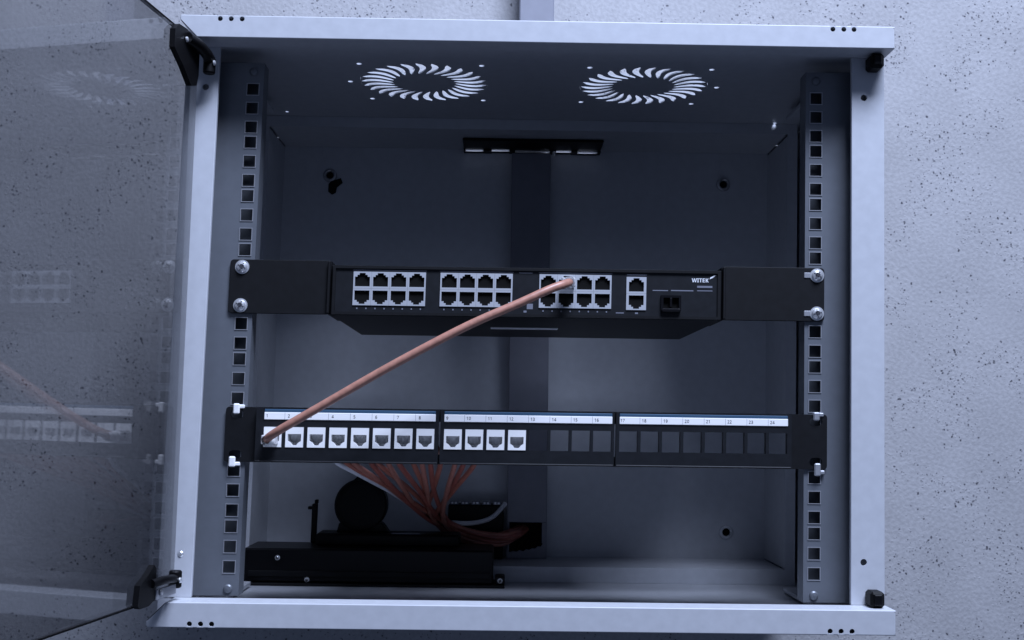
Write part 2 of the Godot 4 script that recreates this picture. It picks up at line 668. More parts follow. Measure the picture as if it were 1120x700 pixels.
func beam(c: Node, called: String, y0: float, y1: float, top: bool) -> void:
	# hollow face beam: front sheet with three small holes near each end, top and bottom sheets, ends; inner left corner clipped for the hinge
	var st := mb()
	var X := 282.6
	var cut := []
	var rings := []
	var hy := y1 - 2.8 if top else y0 + 2.8
	var xs := [-251.0, -242.4, -233.8, 233.5, 242.2, 250.3] if top else [-250.0, -241.7, -233.4, 232.9, 241.2, 249.5]
	for x: float in xs:
		var r := Rect2(x - 2.5, hy - 2.4, 5, 4.8)
		cut.append(r)
		rings.append([Vector2(x, hy), rect_poly(r), circle_poly(Vector2(x, hy), 2.0, 14)])
	var clip := 14.0
	sheet(st, Rect2(-X + clip, y0 + 0.8, 2 * X - clip - 0.8, y1 - y0 - 1.6), cut, 42.8, 44.0, "xy", rings)
	# clipped corner of the front sheet
	var k := PackedVector2Array([Vector2(-X + 0.8, y1 - 0.8), Vector2(-X + 0.8, y0 + clip), Vector2(-X + clip, y0 + 0.8), Vector2(-X + clip, y1 - 0.8)]) if top else PackedVector2Array([Vector2(-X + 0.8, y0 + 0.8), Vector2(-X + 0.8, y1 - clip), Vector2(-X + clip, y1 - 0.8), Vector2(-X + clip, y0 + 0.8)])
	prism(st, k, 42.8, 44.0)
	# rounded long edges of the front, then the returns
	for e in [[y1, -1.0], [y0, 1.0]]:
		var ye: float = e[0]
		var s: float = e[1]
		var inner := (s > 0.0) == top
		var xl := -X + clip if inner else -X + 0.8
		for q in 4:
			var a0 := PI / 2 * q / 4.0
			var a1 := PI / 2 * (q + 1) / 4.0
			var p0 := Vector2(ye + s * 0.8 - s * 0.8 * sin(a0), 43.2 + 0.8 * cos(a0))
			var p1 := Vector2(ye + s * 0.8 - s * 0.8 * sin(a1), 43.2 + 0.8 * cos(a1))
			var n0 := Vector3(0, -s * sin(a0), cos(a0))
			var n1 := Vector3(0, -s * sin(a1), cos(a1))
			smooth_quad(st, [Vector3(xl, p0.x, p0.y), Vector3(X, p0.x, p0.y), Vector3(X, p1.x, p1.y), Vector3(xl, p1.x, p1.y)], [n0, n0, n1, n1])
		box(st, Vector3(xl, minf(ye, ye + s * 1.0), 20.3), Vector3(X, maxf(ye, ye + s * 1.0), 43.2))
	box(st, Vector3(X - 1.2, y0 + 1.1, 20.3), Vector3(X, y1 - 1.1, 43.6), 0.3)
	if top:
		box(st, Vector3(-X, y0 + clip, 20.3), Vector3(-X + 1.2, y1 - 1.1, 43.6), 0.3)
		quad(st, Vector3(-X, y0 + clip, 20.3), Vector3(-X + clip, y0, 20.3), Vector3(-X + clip, y0, 43.6), Vector3(-X, y0 + clip, 43.6), Vector3(-1, -1, 0))
	else:
		box(st, Vector3(-X, y0 + 1.1, 20.3), Vector3(-X + 1.2, y1 - clip, 43.6), 0.3)
		quad(st, Vector3(-X, y1 - clip, 20.3), Vector3(-X + clip, y1, 20.3), Vector3(-X + clip, y1, 43.6), Vector3(-X, y1 - clip, 43.6), Vector3(-1, 1, 0))
	sheet(st, Rect2(-X + 1.2, y0 + 1.1, 2 * X - 2.4, y1 - y0 - 2.2), [], 19.0, 20.2)
	build(st, called, "cabinet_paint", c)


func post(c: Node, s: float) -> void:
	var st := mb()
	var xa := 256.0
	var xb := 282.6
	var lo := minf(s * xa, s * xb)
	var holes := [389.2, 18.3]
	var cut := []
	var rings := []
	for y: float in holes:
		var x := s * 266.0
		var r := Rect2(x - 3.4, y - 3.4, 6.8, 6.8)
		cut.append(r)
		rings.append([Vector2(x, y), rect_poly(r), circle_poly(Vector2(x, y), 2.6, 18)])
	sheet(st, Rect2(lo + 0.6, -14.5, xb - xa - 1.2, 436.6), cut, 18.8, 20.0, "xy", rings)
	for x: float in [s * xa, s * xb]:
		var o := -1.0 if (x == s * xa) == (s > 0.0) else 1.0
		for q in 3:
			var a0 := PI / 2 * q / 3.0
			var a1 := PI / 2 * (q + 1) / 3.0
			var p0 := Vector2(x - o * 0.6 + o * 0.6 * sin(a0), 19.4 + 0.6 * cos(a0))
			var p1 := Vector2(x - o * 0.6 + o * 0.6 * sin(a1), 19.4 + 0.6 * cos(a1))
			var n0 := Vector3(o * sin(a0), 0, cos(a0))
			var n1 := Vector3(o * sin(a1), 0, cos(a1))
			smooth_quad(st, [Vector3(p0.x, -14.5, p0.y), Vector3(p0.x, 422.1, p0.y), Vector3(p1.x, 422.1, p1.y), Vector3(p1.x, -14.5, p1.y)], [n0, n0, n1, n1])
		box(st, Vector3(minf(x, x - o * 1.2), -14.5, 16.5 if x == s * xa else 3.0), Vector3(maxf(x, x - o * 1.2), 422.1, 19.4))
	var po := build(st, "post", "cabinet_paint", c)
	if s < 0.0:
		st = mb()
		lathe(st, Vector3(-266.0, 18.3, 18.0), Vector3.BACK, [[2.5, 0.0], [2.5, 2.0], [1.6, 2.8], [0.0, 3.0]], 14)
		build(st, "post_screw", "screw_metal", po)


func fan_swirl(st: SurfaceTool, cx: float, cz: float, y0: float, y1: float, flip: float) -> void:
	# vent rosette: hub, rim and the bars left between curved slits
	const N := 26
	var r0 := 24.0
	var r1 := 57.5
	var ri := 27.0
	var ro := 56.6
	var mid := Vector2(cx, cz)
	var seg := 7
	var edge := func(k: float, t: float, side: float) -> Vector2:
		var w: float = 0.27 * pow(maxf(sin(PI * clampf(t, 0.0, 1.0)), 0.0), 0.22)
		var ang := TAU / N * (k + side * w) + flip * (0.05 * t + 0.13 * sin(PI * t))
		return mid + Vector2.from_angle(ang) * lerpf(ri, ro, t)
	for k in N:
		for y: float in [y0, y1]:
			var nn := Vector3.UP * (1.0 if y == y1 else -1.0)
			for i in seg:
				var t0 := float(i) / seg
				var t1 := float(i + 1) / seg
				quad(st, tf2(edge.call(k, t0, 1.0), y, "xz"), tf2(edge.call(k, t1, 1.0), y, "xz"), tf2(edge.call(k + 1.0, t1, -1.0), y, "xz"), tf2(edge.call(k + 1.0, t0, -1.0), y, "xz"), nn)
			# hub and rim
			for h in 2:
				var e0: Vector2 = edge.call(float(k), float(h), 1.0)
				var e1: Vector2 = edge.call(k + 1.0, float(h), 1.0)
				var a0 := (e0 - mid).normalized() * (r0 if h == 0 else r1)
				var a1 := (e1 - mid).normalized() * (r0 if h == 0 else r1)
				quad(st, tf2(e0, y, "xz"), tf2(e1, y, "xz"), tf2(mid + a1, y, "xz"), tf2(mid + a0, y, "xz"), nn)
				if h == 0:
					tri(st, tf2(mid, y, "xz"), tf2(mid + a0, y, "xz"), tf2(mid + a1, y, "xz"), nn)
		for i in seg:
			for side: float in [-1.0, 1.0]:
				var p: Vector2 = edge.call(float(k), float(i) / seg, side)
				var q: Vector2 = edge.call(float(k), float(i + 1) / seg, side)
				var into: Vector2 = edge.call(float(k), (i + 0.5) / seg, -side) - (p + q) * 0.5
				quad(st, tf2(p, y0, "xz"), tf2(q, y0, "xz"), tf2(q, y1, "xz"), tf2(p, y1, "xz"), Vector3(into.x, 0, into.y))


func roof(c: Node) -> void:
	var st := mb()
	var y0 := 427.7
	var y1 := 428.9
	var cut := []
	var rings := []
	for f in [[-98.2, -1.0], [99.7, 1.0]]:
		var m := Vector2(f[0], -86.5)
		cut.append(Rect2(m.x - 60, m.y - 44, 120, 88))
		cut.append(Rect2(m.x - 44, m.y - 60, 88, 120))
		var cross := PackedVector2Array()
		for q in [[60, 44], [44, 44], [44, 60], [-44, 60], [-44, 44], [-60, 44], [-60, -44], [-44, -44], [-44, -60], [44, -60], [44, -44], [60, -44]]:
			cross.append(m + Vector2(q[0], q[1]))
		rings.append([m, cross, circle_poly(m, 57.5, 52)])
		var spots := [Vector2(52.5, 52.5), Vector2(-52.5, 52.5), Vector2(52.5, -52.5), Vector2(-52.5, -52.5), Vector2(66.5 * f[1], 1.0)]
		for q: Vector2 in spots:
			var r := Rect2(m + q - Vector2(3, 3), Vector2(6, 6))
			cut.append(r)
			rings.append([m + q, rect_poly(r), circle_poly(m + q, 2.4, 12)])
		fan_swirl(st, m.x, m.y, y0, y1, f[1])
	# bend-relief notches at the back corners
	for q: Vector2 in [Vector2(-241.0, -190), Vector2(247.7, -203)]:
		var r := Rect2(q - Vector2(3, 5), Vector2(6, 10))
		cut.append(r)
		rings.append([q, rect_poly(r), circle_poly(q, 1.8, 10)])
	cut.append(Rect2(-66, -290, 141, 24))  # opening added so lamp light reaches the strips of the cable entry
	sheet(st, Rect2(-280.8, -293, 561.6, 312), cut, y0, y1, "xz", rings)
	build(st, "roof_panel", "cabinet_paint", c)


func back(c: Node) -> void:
	# recessed back pan with a flat lip round it
	var X := 261.0
	var yb := -16.0
	var yt := 417.0
	var zl := -205.0
	var zb := -290.0
	var st := mb()
	sheet(st, Rect2(-271, -30.8, 542, 458.3), [Rect2(-X, yb, 2 * X, yt - yb)], zl - 1.2, zl)
	build(st, "back_lip", "cabinet_paint", c)
	st = mb()
	# pan walls and floor, mitred with a slim seam at each corner
	for s: float in [-1.0, 1.0]:
		box(st, Vector3(minf(s * X, s * (X + 1.2)), yb + 1.0, zb), Vector3(maxf(s * X, s * (X + 1.2)), yt - 1.6, zl - 1.3))
	sheet(st, Rect2(-X + 0.6, zb, 2 * X - 1.2, zl - 1.3 - zb), [Rect2(-66, zb + 0.4, 141, 16)], yt, yt + 1.2, "xz")
	box(st, Vector3(-X + 0.6, yb - 1.2, zb), Vector3(X - 0.6, yb, zl - 1.3))
	var cut := []
	var rings := []
	for q: Vector2 in [Vector2(-211.4, 385.8), Vector2(213.0, 382.6), Vector2(220.3, 11.7)]:
		var r := Rect2(q - Vector2(6, 6), Vector2(12, 12))
		cut.append(r)
		rings.append([q, rect_poly(r), circle_poly(q, 4.2, 18)])
	sheet(st, Rect2(-X, yb - 1.2, 2 * X, yt - yb + 2.4), cut, zb - 1.2, zb, "xy", rings)
	build(st, "back_panel", "cabinet_paint", c)
	# fixings
	for q: Vector2 in [Vector2(213.0, 382.6), Vector2(-211.4, 385.8), Vector2(220.3, 11.7)]:
		st = mb()
		var low := q.y < 100.0
		lathe(st, Vector3(q.x, q.y, zb), Vector3.BACK, [[4.2, 0.0], [4.2, 2.2], [5.2, 3.0], [6.8, 2.4], [7.6, 0.2]], 22)
		var w := build(st, "grommet", "port_metal" if low else "dull_metal", c)
		if not low:
			st = mb()
			lathe(st, Vector3(q.x, q.y, zb - 2), Vector3.BACK, [[3.4, 0.0], [3.4, 3.2], [1.6, 3.4], [1.4, 1.0], [0.0, 1.0]], 16)
			build(st, "fixing_screw", "black_plastic", w)
	st = mb()
	lathe(st, Vector3(220.3, 11.7, zb - 3), Vector3.BACK, [[4.4, 0.0], [4.4, 1.2], [0.0, 1.2]], 18)  # black disc painted in for the darkness inside the grommet hole
	build(st, "hole_shade_disc", "cavity_black", c)
	# keyhole flap below the left fixing
	st = mb()
	var hook := PackedVector2Array()
	for q in [[1, -7], [12, -3], [14, -8], [8, -13], [7, -19], [3, -21], [-1, -18], [-1, -10]]:
		hook.append(Vector2(-211.4 + q[0], 385.8 + q[1]))
	prism(st, hook, zb + 0.3, zb + 2.2)
	build(st, "hanging_hook", "black_plastic", c)
	# cable entry in the top of the pan: black cover with strips imitating light leaking along its rear edge
	st = mb()
	box(st, Vector3(-68, yt - 3.0, -275), Vector3(78.5, yt - 0.3, -238), 0.8)
	var e := build(st, "cable_entry_cover", "black_plastic", c)
	var gx := -68.0
	for g in [[-66, -47, 2.0], [-38, -19, 1.6], [-13, 24, 2.6], [30.6, 47, 1.8], [54, 75, 2.6], [78.5, 78.5, 0.0]]:
		# filler added to stop light spill, then the translucent strip imitating leaked light
		st = mb()
		box(st, Vector3(gx, yt - 4.4, -289.9), Vector3(g[0], yt - 0.02, -275.02))
		build(st, "slot_light_stop", "black_plastic", e)
		gx = g[1]
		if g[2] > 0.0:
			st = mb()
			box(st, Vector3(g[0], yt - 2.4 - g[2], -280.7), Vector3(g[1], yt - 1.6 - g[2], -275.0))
			build(st, "light_gap_strip", "backlit_white", e)
			st = mb()
			box(st, Vector3(g[0] + 0.01, yt - 2.2 - g[2], -289.9), Vector3(g[1] - 0.01, yt - 0.02, -280.75))
			build(st, "slot_light_stop", "black_plastic", e)
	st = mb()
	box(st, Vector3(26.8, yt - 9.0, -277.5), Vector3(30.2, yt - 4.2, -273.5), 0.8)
	build(st, "tie_stub", "backlit_white", e)


func rail(c: Node, s: float) -> void:
	# 9-unit mounting rail: flat plate with square holes, folded back along its inner edge
	var st := mb()
	var xi := 224.0
	var xo := 268.0
	var lo := minf(s * xi, s * xo)
	var cut := []
	for i in 27:
		cut.append(Rect2(s * 232.5 - 4.75, hole_y(i) - 4.75, 9.5, 9.5))
	sheet(st, Rect2(lo, -16, xo - xi, 432), cut, -1.8, 0.0)
	box(st, Vector3(lo + 0.2, -15.8, -18.2), Vector3(lo + xo - xi - 0.2, 415.8, -16.2))  # closing plate added behind the holes to keep them dark
	box(st, Vector3(minf(s * xi, s * (xi + 1.8)), -16, -16), Vector3(maxf(s * xi, s * (xi + 1.8)), 416, -1.9))
	box(st, Vector3(minf(s * (xo - 1.8), s * xo), -16, -30), Vector3(maxf(s * (xo - 1.8), s * xo), 416, -1.9))
	var r := build(st, "mounting_rail", "rail_zinc", c)
	# bare punched rims, added paler to give the hole edges their glints, too slim to tell apart one by one
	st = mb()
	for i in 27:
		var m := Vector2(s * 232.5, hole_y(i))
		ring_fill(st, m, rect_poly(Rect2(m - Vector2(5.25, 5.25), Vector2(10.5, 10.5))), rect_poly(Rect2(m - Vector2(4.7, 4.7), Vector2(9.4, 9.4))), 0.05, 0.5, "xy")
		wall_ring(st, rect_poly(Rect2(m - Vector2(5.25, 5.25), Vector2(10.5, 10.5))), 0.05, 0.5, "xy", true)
	build(st, "punched_glint_rims", "dull_metal", r).set_meta("kind", "stuff")
	for y: float in [-10.5, 408.5]:
		st = mb()
		lathe(st, Vector3(s * 232.5, y, 0.0), Vector3.BACK, [[3.6, 0.0], [3.4, 1.0], [2.4, 1.9], [0.0, 2.2]], 16)
		build(st, "rail_screw", "rail_zinc", r)
	# side bracket that carries the rail: bars along the roof and the floor
	for y: float in [-27.5, 418.0]:
		st = mb()
		box(st, Vector3(minf(s * 246, s * 270), y - 2.0, -150), Vector3(maxf(s * 246, s * 270), y + 2.0, -34.0), 0.5)
		build(st, "rail_bracket", "cabinet_paint", r)


func door(c: Node) -> void:
	var d := Node3D.new()
	d.name = "door"
	d.transform = Transform3D(Basis(Vector3.BACK, -0.5 * lean) * Basis(Vector3.UP, deg_to_rad(-98.0)), Vector3(-271.5 - lean * 100.0, 0, 55) * MM)
	d.set_meta("label", "smoked glass door panel swung open to the left")
	c.add_child(d)
	lean = 0.0
	var st := mb()
	box(st, Vector3(-24, -9.8, 0), Vector3(520, 420, 5), 0.8)
	build(st, "glass_pane", "smoked_glass", d)
	# black edge seals along the upper and lower edges
	st = mb()
	box(st, Vector3(-10, 420.1, 0.4), Vector3(520, 421.3, 4.6), 0.3)
	build(st, "edge_seal", "black_plastic", d)
	st = mb()
	box(st, Vector3(-10, -11.1, 0.4), Vector3(520, -9.9, 4.6), 0.3)
	build(st, "edge_seal", "black_plastic", d)
	for top in [true, false]:
		hinge(d, top)
	lean = RACKED


func hinge(d: Node, top: bool) -> void:
	# clamp plates on both faces of the glass, a curved arm and a pin in a cup on the post
	var f := func(y: float) -> float:
		return y if top else 410.0 - y
	var q := PackedVector2Array()
	var out := [[31, 414], [31, 400], [14, 391], [-2, 380], [-12, 383], [-15, 392], [-15, 418], [10, 421], [24, 420]] if top else [[46, 419], [44, 405], [33, 400], [22, 393], [18, 396], [18, 418], [28, 421.5], [42, 421.5]]
	for e in out:
		q.append(Vector2(e[0], f.call(e[1])))
	var st := mb()
	prism(st, q, -0.2, -4.5, "xy", 0.8)
	var k := build(st, "hinge_clamp", "black_plastic", d)
	# arm to the post and the pin
	st = mb()
	var y: float = f.call(410.0)
	var way := [Vector3(10, y + 4, -5), Vector3(-4, y + 3, -8), Vector3(-14, y, -10), Vector3(-22, y - 3, -10)] if top else [Vector3(26, y + 4, -5), Vector3(14, y + 5, -8), Vector3(-2, y + 4, -7), Vector3(-16, y + 2, -4)]
	tube(st, spline(way, 5), 4.6 if top else 3.2, 10)
	build(st, "hinge_arm", "black_plastic", k)
	st = mb()
	var cup := Vector3(-23, y - 14, -9.5) if top else Vector3(-19, y - 5, -3.0)
	lathe(st, cup, Vector3.UP, [[0.0, 0.0], [4.0, 0.0], [4.8, 1.0], [4.8, 12.0], [4.0, 13.0], [0.0, 13.0]], 18)
	build(st, "hinge_cup", "black_plastic", k)
	if not top:
		st = mb()
		box(st, Vector3(-16, y - 9, -5.5), Vector3(18, y - 1, -3.5), 0.6)
		build(st, "hinge_bracket", "dull_metal", k)
	for e in [[cup.x + 2.0, y - 6 if top else y + 1, cup.z - 4.4], [12.0, y + 2 if top else y - 4, -5.0 if top else -5.6]]:
		st = mb()
		lathe(st, Vector3(e[0], e[1], e[2]), Vector3(-0.15, 0.1, -1), [[2.2, 0.0], [2.2, 1.0], [1.4, 1.6], [0.0, 1.8]], 12)
		build(st, "hinge_screw", "screw_metal", k)


# ---------------------------------------------------------------- network switch
func rj45(c: Vector2, w: float, h: float, flip: float) -> PackedVector2Array:
	# socket opening with its latch notch on the flip side
	var out := PackedVector2Array()
	for q in [[-0.5, -0.5], [0.5, -0.5], [0.5, 0.22], [0.34, 0.22], [0.34, 0.36], [0.2, 0.36], [0.2, 0.5], [-0.2, 0.5], [-0.2, 0.36], [-0.34, 0.36], [-0.34, 0.22], [-0.5, 0.22]]:
		out.append(c + Vector2(q[0] * w, q[1] * h * flip))
	return out


func screw(parent: Node, at: Vector3, r: float, called := "rack_screw") -> void:
	# pan-head cross-slot screw with a washer
	var st := mb()
	lathe(st, at, Vector3.BACK, [[r * 1.25, 0.0], [r * 1.25, 0.7], [r, 0.8], [r * 0.97, 1.6], [r * 0.8, 2.5], [r * 0.45, 3.0], [r * 0.4, 1.6], [0.0, 1.6]], 20)
	var o := build(st, called, "screw_metal", parent)
	st = mb()
	var t := rng.randf() * PI
	for k in 2:
		var a := Vector2.from_angle(t + k * PI / 2)
		var b := Vector2(-a.y, a.x) * 0.55
		var q := PackedVector2Array()
		for e in [a * r * 0.72 + b, -a * r * 0.72 + b, -a * r * 0.72 - b, a * r * 0.72 - b]:
			q.append(Vector2(at.x, at.y) + e)
		prism(st, q, at.z + 1.65 + k * 0.04, at.z + 2.92 + k * 0.04)
	build(st, "cross_slot", "ink", o)


func make_switch() -> void:
	var t := thing("network_switch", "black rack-mounted network switch with three blocks of sockets, above the patch panel", "switch")
	var cy := 230.2
	var ox := -1.1
	t.position.x = -0.8 * MM
	var st := mb()
	# chassis: open-front box, underside tapering to the back corners, front bezel
	box(st, Vector3(-160, 207.8, -206), Vector3(156.2, 248.4, 4.0), 0.8)
	var ch := build(st, "chassis", "black_coat", t)
	st = mb()
	sheet(st, Rect2(-158.5, 208.2, 313.2, 39.6), [Rect2(-156.3, 210.4, 308.8, 35.2)], 4.1, 6.6)
	build(st, "bezel", "black_coat", ch)
	st = mb()
	box(st, Vector3(-31, 207.2, -106), Vector3(29, 207.75, -92))  # thin pale strip across the chassis underside
	build(st, "underside_strip", "print_white", ch)
	# ears
	for s: float in [-1.0, 1.0]:
		st = mb()
		var xi := 160.6 if s < 0.0 else 156.9
		var xo := 241.3 - s * ox * -1.0
		var lo := minf(s * xi, s * xo)
		var r := Rect2(lo, cy - 21.9, absf(xo - xi), 43.8)
		var poly := PackedVector2Array()
		var rr := round_rect(r, 3.0, 4)
		for q in rr:
			# square on the chassis side, rounded on the outer side
			poly.append(q)
		prism(st, poly, 0.2, 2.6, "xy", 0.4)
		box(st, Vector3(minf(s * xi, s * (xi + 2.2)), cy - 21.5, -60), Vector3(maxf(s * xi, s * (xi + 2.2)), cy + 21.5, 0.1))
		box(st, Vector3(minf(s * (xi + 0.2), s * (xi + 2.4)), cy - 21.2, 2.5), Vector3(maxf(s * (xi + 0.2), s * (xi + 2.4)), cy + 21.2, 5.6), 0.5)
		var ear := build(st, "mounting_ear", "black_coat", t)
		for y: float in [cy + 15.6, cy - 15.6]:
			screw(ear, Vector3(s * 232.5 + (1.5 if s > 0.0 else 0.0), y, 2.7), 4.6)
			if s > 0.0:
				st = mb()
				box(st, Vector3(223.5, y - 2.2, 2.55), Vector3(231, y + 2.2, 3.3), 0.5)
				build(st, "slot_washer", "dull_metal", ear)
	# front face with socket openings
	var cut := []
	var ports := []
	var pw := 14.62
	for g: float in [-142.0, -71.9, 8.1]:
		for k in 4:
			ports.append([g + pw * (k + 0.5), 236.3, 1.0, pw])
			ports.append([g + pw * (k + 0.5), 222.6, -1.0, pw])
		cut.append(Rect2(g, 215.75, pw * 4, 27.4))
	ports.append([86.7, 235.3, 1.0, 16.2])
	ports.append([86.7, 221.8, -1.0, 16.2])
	cut.append(Rect2(78.6, 215.0, 16.2, 27.1))
	cut.append(Rect2(106.5, 214.8, 16.5, 12.6))
	st = mb()
	sheet(st, Rect2(-156.2, 210.5, 308.6, 35.0), cut, 4.05, 5.2)
	build(st, "front_plate", "switch_face", t)
	var shared := {}
	for e in ports:
		var w: float = e[3]
		var key := "%s %s" % [w, e[2]]
		if not shared.has(key):
			var h := 13.7 if w < 15.0 else 13.5
			var fl: float = e[2]
			var a := mb()
			var cell := Rect2(-w / 2 + 0.06, -h / 2 + 0.06, w - 0.12, h - 0.12)
			var hole := rj45(Vector2(0, 0.25 * fl), 12.1, 10.9, fl)
			ring_fill(a, Vector2.ZERO, rect_poly(cell), hole, 4.2, 6.0, "xy")
			wall_ring(a, rect_poly(cell), 4.2, 6.0, "xy", true)
			var b := mb()
			# dark socket inside: walls, end and the contact comb
			for k in hole.size():
				var p := hole[k]
				var q := hole[(k + 1) % hole.size()]
				quad(b, Vector3(p.x, p.y, 4.2), Vector3(q.x, q.y, 4.2), Vector3(q.x, q.y, 4.07), Vector3(p.x, p.y, 4.07), Vector3(-p.x, -p.y, 0))
			box(b, Vector3(-6, -5.3, 4.07), Vector3(6, 5.3, 4.12))
			var comb := mb()
			for k in 8:
				box(comb, Vector3(-4.0 + k * 1.14 - 0.2, -4.2 * fl - 0.7, 4.14), Vector3(-4.0 + k * 1.14 + 0.2, -4.2 * fl + 0.7, 4.5))
			shared[key] = [a.commit(), b.commit(), comb.commit()]
		var at := Vector3(e[0], e[1], 0)
		var o := use(shared[key][0], "port", "port_metal", t, at)
		use(shared[key][1], "socket", "cavity_black", o)
	# raised printed frame over each block, lamps and the printed lines
	for g: float in [-142.0, -71.9, 8.1]:
		st = mb()
		box(st, Vector3(g - 0.6, 244.0, 5.15), Vector3(g + pw * 4 + 0.6, 244.7, 5.45))
		build(st, "printed_line", "print_grey", t)
		for k in 8:
			st = mb()
			box(st, Vector3(g + 3.6 + k * 7.31 - 0.55, 212.6, 5.15), Vector3(g + 3.6 + k * 7.31 + 0.55, 213.8, 5.5), 0.1)
			build(st, "indicator", "print_grey", t)
	for e in [[78.9, 243.4, 95, 244.1], [86, 211.9, 88.4, 213.2], [70.5, 212.2, 77, 213.0], [-8.5, 243.6, 2.5, 244.5], [-4, 211.8, -1.6, 213.4], [-1.5, 214.6, 3.4, 219.0], [100, 230.9, 112.5, 231.7], [114.8, 231.0, 133, 231.9], [136, 231.2, 148.5, 231.9], [136, 234.0, 148.3, 235.6]]:
		st = mb()
		box(st, Vector3(e[0], e[1], 5.15), Vector3(e[2], e[3], 5.4))
		build(st, "printed_line", "print_grey", t)
	# fibre slot
	st = mb()
	sheet(st, Rect2(106.6, 214.9, 16.3, 12.4), [Rect2(108.6, 217.2, 12.4, 8.2)], 4.2, 7.6)
	box(st, Vector3(113.6, 217.4, 4.4), Vector3(115.6, 225.2, 8.2), 0.4)
	box(st, Vector3(107.2, 213.6, 4.4), Vector3(122.4, 216.4, 9.6), 0.6)
	var fs := build(st, "fibre_slot", "black_gloss", t)
	st = mb()
	box(st, Vector3(108.7, 217.3, 4.1), Vector3(120.9, 225.3, 4.3))
	build(st, "slot_cavity", "cavity_black", fs)
	# logo: bold wordmark with a tilted swoosh
	var lg := mb()
	prism(lg, PackedVector2Array([Vector2(146.0, 241.0), Vector2(148.6, 242.2), Vector2(151.4, 244.4), Vector2(149.6, 244.2), Vector2(146.6, 242.6)]), 5.2, 5.5)
	var mark := build(lg, "logo_swoosh", "print_white", t)
	write("WITEK", 3.3, Vector3(138.4, 240.0, 5.35), "print_white", mark, "logo_lettering", true)


